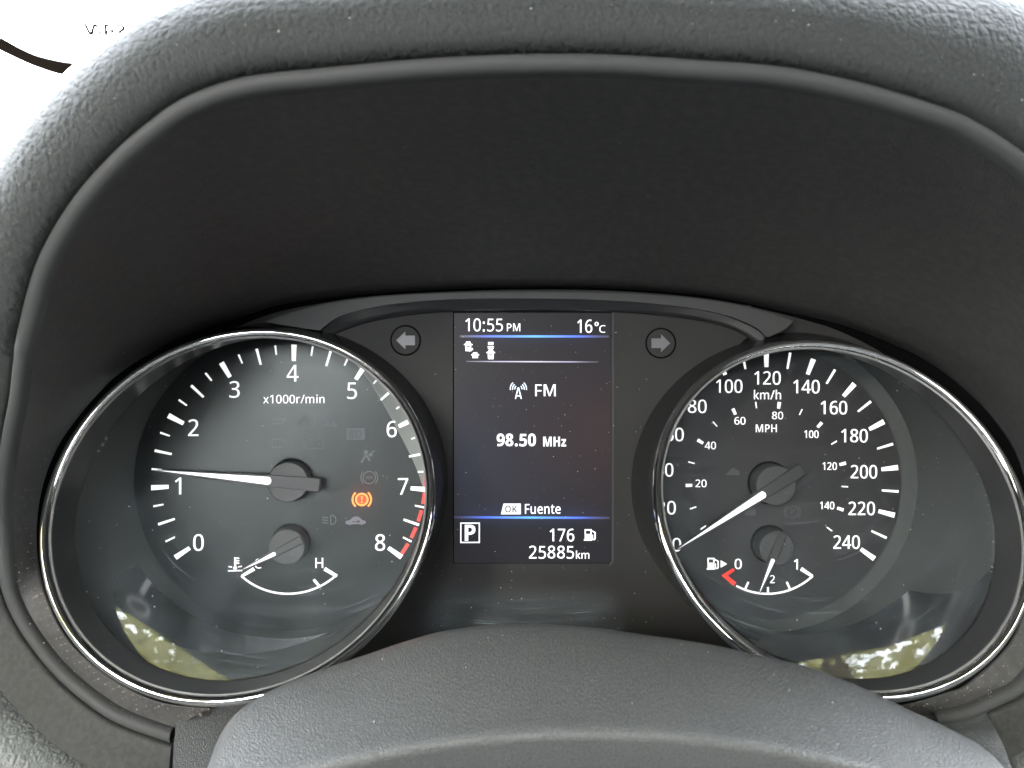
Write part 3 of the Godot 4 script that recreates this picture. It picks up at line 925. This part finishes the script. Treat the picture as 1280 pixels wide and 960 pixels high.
	bulb.position = Vector3(c.x, c.y, 3.2) * 0.001
	t.add_child(bulb)

func pump(c: Vector2, k: float) -> Array:
	return [PackedVector2Array([c + Vector2(-2.6, -2.4) * k, c + Vector2(1.0, -2.4) * k, c + Vector2(1.0, -1.8) * k, c + Vector2(0.7, -1.8) * k, c + Vector2(0.7, 0.5) * k, c + Vector2(-2.2, 0.5) * k, c + Vector2(-2.2, -1.8) * k, c + Vector2(-2.6, -1.8) * k]),
		stroke(c + Vector2(-2.0, 0.4) * k, c + Vector2(-2.0, 2.5) * k, 0.5 * k), stroke(c + Vector2(0.5, 0.4) * k, c + Vector2(0.5, 2.5) * k, 0.5 * k), stroke(c + Vector2(-2.25, 2.3) * k, c + Vector2(0.75, 2.3) * k, 0.6 * k),
		stroke(c + Vector2(0.9, 1.9) * k, c + Vector2(2.5, 1.0) * k, 0.5 * k), stroke(c + Vector2(2.3, 1.2) * k, c + Vector2(2.3, -1.4) * k, 0.5 * k), band(c + Vector2(1.75, -1.4) * k, 0.55 * k, PI, TAU, 0.45 * k, 8), stroke(c + Vector2(1.2, -1.4) * k, c + Vector2(1.2, 0.2) * k, 0.4 * k)]

func small_arc(t: Node3D, c0: Vector2, c1: Vector2, low: float, from := 0.0, w := 0.75) -> Array:
	# the shallow arc through two corners and a lowest point; returns centre, radius, start and end angle
	var half := (c1.x - c0.x) / 2.0
	var sag := c0.y - low
	var r := (half * half + sag * sag) / (2.0 * sag)
	var c := Vector2((c0.x + c1.x) / 2.0, low + r)
	var a0 := (c0 - c).angle()
	var a1 := (c1 - c).angle()
	part(t, "lighted_arc", solid([band(c, r, lerpf(a0, a1, from), a1, w, 28)], 0.0, 0.15), "lit_white")
	return [c, r, a0, a1]

func coolant_gauge() -> void:
	var t := thing("coolant_gauge", "small temperature gauge with C to H arc low in the left dial", "gauge")
	t.position = v(Vector3(-89.59, -38.89, -12.5))
	t.rotation_degrees.y = 5.22
	var a := small_arc(t, Vector2(-19.82, -38.62), Vector2(18.47, -39.49), Vector2(-0.7, -46.3).y)
	part(t, "lighted_tick", solid([stroke(Vector2(-19.66, -38.76), Vector2(-14.78, -35.83), 1.1, 1.5)], 0.0, 0.16), "lit_white")
	part(t, "lighted_tick", solid([stroke(Vector2(18.15, -39.55), Vector2(13.18, -36.44), 1.2, 1.5)], 0.0, 0.16), "lit_white")
	part(t, "lighted_tick", solid([stroke(Vector2(11.42, -43.89), Vector2(8.86, -40.74), 1.0)], 0.0, 0.16), "lit_white")
	writing(t, "lighted_letter", "C", Vector2(-13.21, -33.76), 0, 4.0, 0.1, "lit_white")
	writing(t, "lighted_letter", "H", Vector2(11.1, -34.01), 3.1, 4.1, 0.1, "lit_white")
	var c: Vector2 = Vector2(-22.64, -34.04)
	var th := [stroke(c + Vector2(0.4, 3), c + Vector2(0.4, -1.4), 0.7), ellipse(c + Vector2(0.4, -1.3), 0.75, 0.75, 12)]
	for i in 3:
		th.append(stroke(c + Vector2(0.6, 2.6 - i * 1.0), c + Vector2(2.0, 2.6 - i * 1.0), 0.45))
	for s in [-1, 1]:
		th.append(stroke(c + Vector2(0.4 + s * 1.2, -0.9), c + Vector2(0.4 + s * 2.6, -0.7), 0.45))
	th.append(stroke(c + Vector2(-2.4, -2.4), c + Vector2(3.2, -2.4), 0.5))
	part(t, "thermometer_symbol", solid(th, 0.0, 0.15), "lit_white")
	needle(t, "needle", Vector2(-0.22, -25.59), deg_to_rad(207.2), 7.1, 7.9, 8.6, 5.0, 18.8, 6.8, 1.6, 0.85)

func speedometer() -> void:
	var t := thing("speedometer", "right round gauge marked km/h and MPH with needle at zero", "gauge")
	t.position = v(Vector3(103.54, -39.96, -12.5))
	film_material("lens_film_b", 57, Vector2(0.40, 0.28), 0.006, 0.13, Color(0.38, 0.45, 0.50), 0.01, 9.0)  # as on the left: dust with lower skylight haze painted in
	housing(t, Vector3(107.0, -37.8, 50), -26.65, 0.0, 60.1, Vector3(108.7, -39.2, 35), -25.0, 5.0, 58.5, sleeve_oval(1), "lens_film_b")
	part(t, "dial_rim", solid([ellipse(Vector2.ZERO, 62, 62, 96)], -1.5, -0.6), "chamber_grey")
	part(t, "dial_face", solid([ellipse(Vector2(0.3, -0.2), 54.3, 55.6, 120)], -0.55, 0.0), "dial_face_shaded")
	var step := 1.047
	var r := 53.53
	for i in 25:
		var a := deg_to_rad(90.26 - step * (i * 10.0 - 120.0))
		if i % 2 == 0:
			tick(t, "lighted_tick", a, r - 6.7, r, 1.5, 2.1)
		else:
			tick(t, "lighted_tick", a, r - 6.7, r, 0.75, 1.0)
	for i in range(0, 16):
		var a := deg_to_rad(90.26 - step * (i * 16.09 - 120.0))
		if i % 2 == 0:
			tick(t, "lighted_mile_tick", a, 30.4, 33.0, 1.1, 1.3)
		else:
			tick(t, "lighted_mile_tick", a, 30.4, 33.0, 0.45, 0.5)
	var spots := [Vector2(-36.62, -25.33), Vector2(-40.85, -10.29), Vector2(-41.82, 5.07), Vector2(-37.6, 19.43), Vector2(-28.31, 30.86), Vector2(-15.31, 39.05), Vector2(0.22, 42.4), Vector2(16.07, 38.86), Vector2(27.21, 30.34), Vector2(35.56, 18.94), Vector2(39.39, 4.32), Vector2(38.48, -10.59), Vector2(32.37, -24.29)]
	for i in 13:
		writing(t, "lighted_numeral", str(i * 20), spots[i], [3.6, 7.6, 10.7][str(i * 20).length() - 1], 5.5, 0.1, "lit_white")
	writing(t, "unit_lettering", "km/h", Vector2(0.22, 35.67), 11.0, 0, 0.1, "lit_white")
	writing(t, "unit_lettering", "MPH", Vector2(-0.24, 21.96), 8.5, 3.1, 0.1, "lit_white")
	var small := [[20, Vector2(-26.78, -0.42)], [40, Vector2(-22.98, 14.98)], [60, Vector2(-10.96, 25.02)], [80, Vector2(4.31, 27.16)], [100, Vector2(18.08, 19.56)], [120, Vector2(25.49, 6.6)], [140, Vector2(24.45, -9.38)]]
	for s in small:
		writing(t, "lighted_mile_numeral", str(s[0]), s[1], 4.5 if s[0] < 100 else 5.8, 3.1, 0.1, "lit_white")
	needle(t, "needle", Vector2(0.9, -0.16), deg_to_rad(212.9), 7.9, 8.8, 8.4, 6.4, 46.3, 12.2, 2.5, 1.5)
	# unlit symbols
	var c: Vector2 = Vector2(-13.88, 4.55)
	icon(t, "hill_symbol", [PackedVector2Array([c + Vector2(-3, -1.6), c + Vector2(3, -1.6), c + Vector2(2.6, 0.2), c + Vector2(0, 1.4)])], "icon_faint_dark")
	c = Vector2(10.32, -12.02)
	icon(t, "parking_brake_symbol", hoop(c, 2.4, 0.35) + [band(c, 3.3, -0.8, 0.8, 0.35), band(c, 3.3, PI - 0.8, PI + 0.8, 0.35)], "icon_faint_dark")
	writing(t, "parking_brake_letter", "P", c, 0, 2.6, 0.03, "icon_faint_dark")
	c = Vector2(-6.74, -12.02)
	icon(t, "unlit_symbol", [box_poly(c.x - 2.2, c.y - 1.4, c.x + 2.2, c.y + 1.4)], "icon_faint_dark")

func fuel_gauge() -> void:
	var t := thing("fuel_gauge", "small fuel gauge with red empty corner low in the right dial", "gauge")
	t.position = v(Vector3(103.54, -39.96, -12.5))
	var c0: Vector2 = Vector2(-17.94, -38)
	var c1: Vector2 = Vector2(18.6, -38)
	var a := small_arc(t, c0, c1, Vector2(0.41, -45.25).y, 0.17)
	part(t, "lighted_tick", solid([stroke(Vector2(18.44, -38.13), Vector2(13.89, -35.08), 1.2, 1.5)], 0.0, 0.16), "lit_white")
	for q in [[Vector2(-8.91, -43.52), Vector2(-7.55, -40.44)], [Vector2(0.41, -45.15), Vector2(0.41, -42.55)], [Vector2(9.38, -43.36), Vector2(8.04, -40.44)]]:
		part(t, "lighted_tick", solid([stroke(q[0], q[1], 0.8)], 0.0, 0.16), "lit_white")
	part(t, "red_empty_mark", solid([PackedVector2Array([Vector2(-18.43, -37.84), Vector2(-13.72, -34.85), Vector2(-13.04, -35.79), Vector2(-15.99, -37.84), Vector2(-12.42, -40.67), Vector2(-13.56, -41.97)])], 0.0, 0.16), "lit_bright_red")
	writing(t, "lighted_numeral", "0", Vector2(-11.67, -33.13), 2.8, 4.2, 0.1, "lit_white")
	writing(t, "lighted_numeral", "1", Vector2(11.78, -33.26), 0, 4.2, 0.1, "lit_white")
	writing(t, "lighted_half_numeral", "2", Vector2(2.23, -39.3), 0, 3.2, 0.1, "lit_white")
	part(t, "fuel_pump_symbol", solid(pump(Vector2(-22, -33.13), 0.95), 0.0, 0.15), "lit_white")
	var c: Vector2 = Vector2(-17.59, -33.13)
	part(t, "filler_side_arrow", solid([PackedVector2Array([c + Vector2(-1.2, -1.5), c + Vector2(1.4, 0), c + Vector2(-1.2, 1.5)])], 0.0, 0.15), "lit_white")
	needle(t, "needle", Vector2(1.06, -25.01), deg_to_rad(248.9), 6.8, 7.8, 8.4, 4.6, 18.7, 6.9, 1.9, 0.8)

# ------------------------------------------------------------------ the display
func display() -> void:
	var t := thing("driver_display", "upright dark screen showing the time, FM 98.50 MHz and the odometer", "display")
	t.position = v(Vector3(7.82, -20.31, 10.5))
	# the screen glows faintly: bluer at lower left, warmer at right
	var im := Image.create(48, 72, false, Image.FORMAT_RGBA8)
	for y in 72:
		for x in 48:
			var u := x / 47.0
			var w := y / 71.0
			var c := Color(0.036, 0.032, 0.036)
			c = c.lerp(Color(0.040, 0.044, 0.068), clampf((1.0 - u) * 1.1, 0, 1) * exp(-pow((w - 0.62) / 0.25, 2.0)))
			c = c.lerp(Color(0.066, 0.040, 0.040), clampf(u * 1.1 - 0.2, 0, 1) * exp(-pow((w - 0.48) / 0.22, 2.0)))
			c = c.lerp(Color(0.024, 0.025, 0.030), smoothstep(0.82, 0.86, w) * 0.8)
			c = c.lerp(Color(0.024, 0.022, 0.024), smoothstep(0.16, 0.06, w) * 0.5)
			var halo := (exp(-pow((w - 0.094) / 0.022, 2.0)) + 1.3 * exp(-pow((w - 0.815) / 0.035, 2.0))) * (1.0 - pow(absf(u * 2.0 - 1.0), 3.0))
			c += Color(0.006, 0.012, 0.045) * halo
			c.a = 1.0
			im.set_pixel(x, y, c.linear_to_srgb())
	var m := mat("display_screen", Color(0.008, 0.008, 0.009), 0.35, 0.0, 0.2)
	m.emission_enabled = true
	m.emission_operator = BaseMaterial3D.EMISSION_OP_MULTIPLY
	m.emission = Color.WHITE
	m.emission_texture = ImageTexture.create_from_image(im)
	m.emission_energy_multiplier = 0.7 / EXPO
	var hw := 29.65
	var hh := 47.0
	part(t, "screen", loft([PackedVector3Array([Vector3(-hw, hh, 0) * 0.001, Vector3(hw, hh, 0) * 0.001]), PackedVector3Array([Vector3(-hw, -hh, 0) * 0.001, Vector3(hw, -hh, 0) * 0.001])]), "display_screen")
	part(t, "frame", solid([box_poly(-30.6, -48, -29.75, 48.0), box_poly(-29.75, -48, 29.75, -47.1)], -0.6, 0.4, 0.2), "matt_black")  # left and lower bevel in black, its shadow line painted in
	part(t, "lit_line_bevel", solid([box_poly(29.75, -46.5, 30.5, 47.5), stroke(Vector2(30.1, -46.3), Vector2(28.9, -47.8), 0.7)], -0.6, 0.75, 0.25), "lip_plastic")  # right bevel in a lighter plastic, its lit line painted in
	var W := "screen_white"
	writing(t, "time_text", "10:55", Vector2(-18.3, 42.49), 14.1, 5.0, 0.15, W)
	writing(t, "time_suffix_text", "PM", Vector2(-7.22, 41.62), 5.0, 2.9, 0.15, W)
	writing(t, "temperature_text", "16", Vector2(19.56, 42.04), 5.6, 5.0, 0.15, W)
	part(t, "degree_ring_text", solid(hoop(Vector2(24.01, 42.88), 0.6, 0.36, 12), 0.05, 0.25), W)
	writing(t, "temperature_unit_text", "C", Vector2(26.18, 41.02), 2.3, 2.8, 0.15, W)
	for q in [[Vector2(-27.39, 38.25), Vector2(28.59, 38.19), 0.85, "rule_blue"], [Vector2(-29.79, -29.82), Vector2(28.89, -30.06), 0.85, "rule_blue"], [Vector2(-24.98, 28.8), Vector2(24.68, 28.59), 0.42, "rule_white"]]:
		if not mats.has(q[3]):
			var g := Gradient.new()
			g.offsets = PackedFloat32Array([0.0, 0.2, 0.5, 0.8, 1.0])
			g.colors = PackedColorArray([Color(0.13, 0.12, 0.2), Color(0.25, 0.42, 0.95), Color(0.35, 0.75, 1.0), Color(0.25, 0.42, 0.95), Color(0.13, 0.12, 0.2)]) if q[3] == "rule_blue" else PackedColorArray([Color(0.2, 0.18, 0.22), Color(0.72, 0.7, 0.82), Color(0.93, 0.9, 0.97), Color(0.72, 0.7, 0.82), Color(0.2, 0.18, 0.22)])
			var gt := GradientTexture2D.new()
			gt.width = 128
			gt.height = 4
			gt.gradient = g
			var rm := mat(q[3], Color(0.02, 0.02, 0.03), 0.4)
			rm.emission_enabled = true
			rm.emission_operator = BaseMaterial3D.EMISSION_OP_MULTIPLY
			rm.emission = Color.WHITE
			rm.emission_texture = gt
			rm.emission_energy_multiplier = 1.2 / EXPO
		var a: Vector2 = q[0]
		var b: Vector2 = q[1]
		var h: float = q[2] / 2.0
		part(t, "glowing_rule", loft([PackedVector3Array([Vector3(a.x, a.y + h, 0.12) * 0.001, Vector3(b.x, b.y + h, 0.12) * 0.001]), PackedVector3Array([Vector3(a.x, a.y - h, 0.12) * 0.001, Vector3(b.x, b.y - h, 0.12) * 0.001])]), q[3])
	# driver aid symbols: two cars with waves, a car with a bar ahead
	var small_car := func(c: Vector2, k: float) -> Array:
		return [PackedVector2Array([c + Vector2(-0.75, 1.9) * k, c + Vector2(0.75, 1.9) * k, c + Vector2(1.15, 1.0) * k, c + Vector2(1.75, 0.75) * k, c + Vector2(1.75, 0.35) * k, c + Vector2(1.2, 0.4) * k, c + Vector2(1.2, 0.1) * k, c + Vector2(-1.2, 0.1) * k, c + Vector2(-1.2, 0.4) * k, c + Vector2(-1.75, 0.35) * k, c + Vector2(-1.75, 0.75) * k, c + Vector2(-1.15, 1.0) * k]),
			box_poly(c.x - 1.2 * k, c.y - 0.35 * k, c.x - 0.7 * k, c.y + 0.1 * k), box_poly(c.x + 0.7 * k, c.y - 0.35 * k, c.x + 1.2 * k, c.y + 0.1 * k),
			box_poly(c.x - 1.2 * k, c.y - 1.2 * k, c.x + 1.2 * k, c.y - 0.35 * k),
			box_poly(c.x - 1.2 * k, c.y - 1.5 * k, c.x - 0.5 * k, c.y - 1.2 * k), box_poly(c.x + 0.5 * k, c.y - 1.5 * k, c.x + 1.2 * k, c.y - 1.2 * k), box_poly(c.x - 1.1 * k, c.y - 2.1 * k, c.x + 1.1 * k, c.y - 1.5 * k)]
	var c: Vector2 = Vector2(-24.29, 34.61)
	part(t, "vehicle_ahead_symbol", solid(small_car.call(c, 0.92), 0.05, 0.2), W)
	c = Vector2(-21.67, 31.15)
	part(t, "vehicle_behind_symbol", solid([PackedVector2Array([c + Vector2(-0.7, 1.1), c + Vector2(0.7, 1.1), c + Vector2(1.0, 0.5), c + Vector2(1.5, 0.3), c + Vector2(1.45, -0.1), c + Vector2(1.05, 0), c + Vector2(1.05, -1.1), c + Vector2(-1.05, -1.1), c + Vector2(-1.05, 0), c + Vector2(-1.45, -0.1), c + Vector2(-1.5, 0.3), c + Vector2(-1.0, 0.5)])], 0.05, 0.2), W)
	part(t, "radar_wave_symbol", solid([stroke(c + Vector2(-1.7, 1.5), c + Vector2(-0.8, 2.3), 0.25), stroke(c + Vector2(-2.2, 1.4), c + Vector2(-1.0, 2.7), 0.25), stroke(c + Vector2(-2.6, 1.7), c + Vector2(-1.8, 2.7), 0.25)], 0.05, 0.2), W)
	c = Vector2(-15.8, 32.8)
	part(t, "distance_symbol", solid([box_poly(c.x - 1.0, c.y + 2.2, c.x + 1.0, c.y + 3.3), stroke(c + Vector2(-1.2, 1.5), c + Vector2(1.2, 1.5), 0.35), stroke(c + Vector2(-1.1, 0.9), c + Vector2(1.1, 0.9), 0.25)] + small_car.call(c + Vector2(0, -1.2), 0.92), 0.05, 0.2), W)
	# radio mast
	c = Vector2(-5.42, 17.91)
	var mast := [stroke(c + Vector2(-1.1, -3.2), c + Vector2(-0.1, 0.9), 0.45), stroke(c + Vector2(1.1, -3.2), c + Vector2(0.1, 0.9), 0.45), stroke(c + Vector2(-0.8, -2.1), c + Vector2(0.8, -2.1), 0.4), ellipse(c + Vector2(0, 0.7), 0.45, 0.45, 10)]
	for i in 3:
		for s in [0.0, PI]:
			mast.append(band(c + Vector2(0, 0.6), 1.35 + i * 0.85, s + (-0.15 if s == 0.0 else -0.85), s + (0.85 if s == 0.0 else 0.15), 0.38, 6))
	part(t, "radio_mast_symbol", solid(mast, 0.05, 0.2), "screen_blue_white")
	writing(t, "band_text", "FM", Vector2(4.75, 17.94), 7.7, 4.4, 0.15, W)
	writing(t, "frequency_text", "98.50", Vector2(-6.2, -0.75), 14.7, 4.8, 0.15, W, true)
	writing(t, "frequency_unit_text", "MHz", Vector2(8.22, -1.35), 8.6, 3.6, 0.15, W, true)
	part(t, "button_label_text", solid([PackedVector2Array([Vector2(-10.98, -24.71), Vector2(-4.51, -24.71), Vector2(-4.51, -28.68), Vector2(-11.95, -28.68)])], 0.05, 0.2), W)
	writing(t, "button_letters", "OK", Vector2(-8.13, -26.63), 4.6, 2.7, 0.6, "screen_dark_print", true)
	writing(t, "source_text", "Fuente", Vector2(3.76, -26.69), 13.4, 3.65, 0.15, W)
	c = Vector2(-23.59, -35.66)
	part(t, "gear_box_text", solid([box_poly(c.x - 3.7, c.y - 3.85, c.x - 3.25, c.y + 3.85), box_poly(c.x + 3.25, c.y - 3.85, c.x + 3.7, c.y + 3.85), box_poly(c.x - 3.25, c.y + 3.4, c.x + 3.25, c.y + 3.85), box_poly(c.x - 3.25, c.y - 3.85, c.x + 3.25, c.y - 3.4)], 0.05, 0.2), W)
	writing(t, "gear_text", "P", c, 4.0, 6.0, 0.15, W, true)
	writing(t, "range_text", "176", Vector2(10.98, -36.53), 9.2, 4.75, 0.15, W)
	part(t, "fuel_pump_symbol", solid(pump(Vector2(21.46, -36.56), 0.86), 0.05, 0.2), W)
	writing(t, "odometer_text", "25885", Vector2(7.04, -42.97), 16.9, 4.85, 0.15, W)
	writing(t, "odometer_unit_text", "km", Vector2(18.75, -43.88), 5.0, 3.0, 0.15, W)
	specks(t, "dust", "dust", 120, 0.05, 0.2, func(): return Vector3(rng.randf_range(-hw, hw), rng.randf_range(-hh, hh), 0.3) * 0.001)

# ------------------------------------------------------------------ steering column cover
func column_cover() -> void:
	var t := thing("steering_column_cover", "rounded grey grained steering column cover below the gauges", "column cover")
	var a := smooth(PackedVector3Array([Vector3(-84, -110.8, 95), Vector3(-80.6, -102.7, 95), Vector3(-77.6, -93.3, 95), Vector3(-72, -86.5, 95), Vector3(-62.9, -81, 95), Vector3(-51.1, -76.3, 95), Vector3(-38.4, -72, 95), Vector3(-27.7, -68.4, 95), Vector3(-17, -65.6, 95), Vector3(-1.1, -63.8, 95), Vector3(10.7, -63.9, 95), Vector3(21.3, -64.8, 95), Vector3(34.5, -66.7, 95), Vector3(53.3, -69.5, 95), Vector3(66.5, -72.5, 95), Vector3(77.8, -75, 95), Vector3(86.3, -78, 95), Vector3(95.9, -82, 95), Vector3(105.5, -86.7, 95), Vector3(116.1, -91.6, 95), Vector3(126.8, -98, 95), Vector3(133.8, -108.7, 95)]), 4)
	var rows := []
	for q in [[8.0, -20.0, 1.0, 0.0], [7.0, -8.0, 1.0, 0.0], [3.6, -1.6, 1.0, 0.0], [0.0, 0.0, 1.0, 0.0], [-3.5, 0.9, 1.0, 0.10], [-9.0, 1.5, 1.0, 0.28], [-16.0, 1.6, 1.0, 0.5], [-23.0, 1.2, 1.0, 0.72], [-28.0, 0.6, 1.0, 0.88], [-31.5, 0.3, 1.0, 0.97], [-33.4, -0.1, 1.0, 1.0], [-34.6, -0.8, 1.0, 1.0], [-35.2, -1.9, 1.0, 1.0], [-34.8, -3.2, 1.0, 1.0], [-32.0, -9.0, 1.0, 1.0], [-24.0, -24.0, 1.0, 1.0], [-14.0, -45.0, 1.0, 1.0]]:
		var r := PackedVector3Array()
		for p in a:
			# towards the driver the crown widens and flattens into the front edge
			var x: float = p.x * lerpf(1.0, 0.93, q[3]) + 3.0 * q[3]
			var ridge := -76.0 - 0.0022 * pow(x - 17.0, 2.0)
			var y := lerpf(p.y, ridge, q[3])
			r.append(v(Vector3(x, y + q[1], p.z - q[0])))
		rows.append(r)
	part(t, "cover", loft(rows), "column_plastic")
	specks(t, "dust", "dust", 60, 0.07, 0.25, func():
		var i := rng.randi_range(12, a.size() - 16)
		var k := rng.randi_range(4, 7)
		return rows[k][i].lerp(rows[k + 1][i + 1], rng.randf()) + Vector3(0, 0.0002, 0))
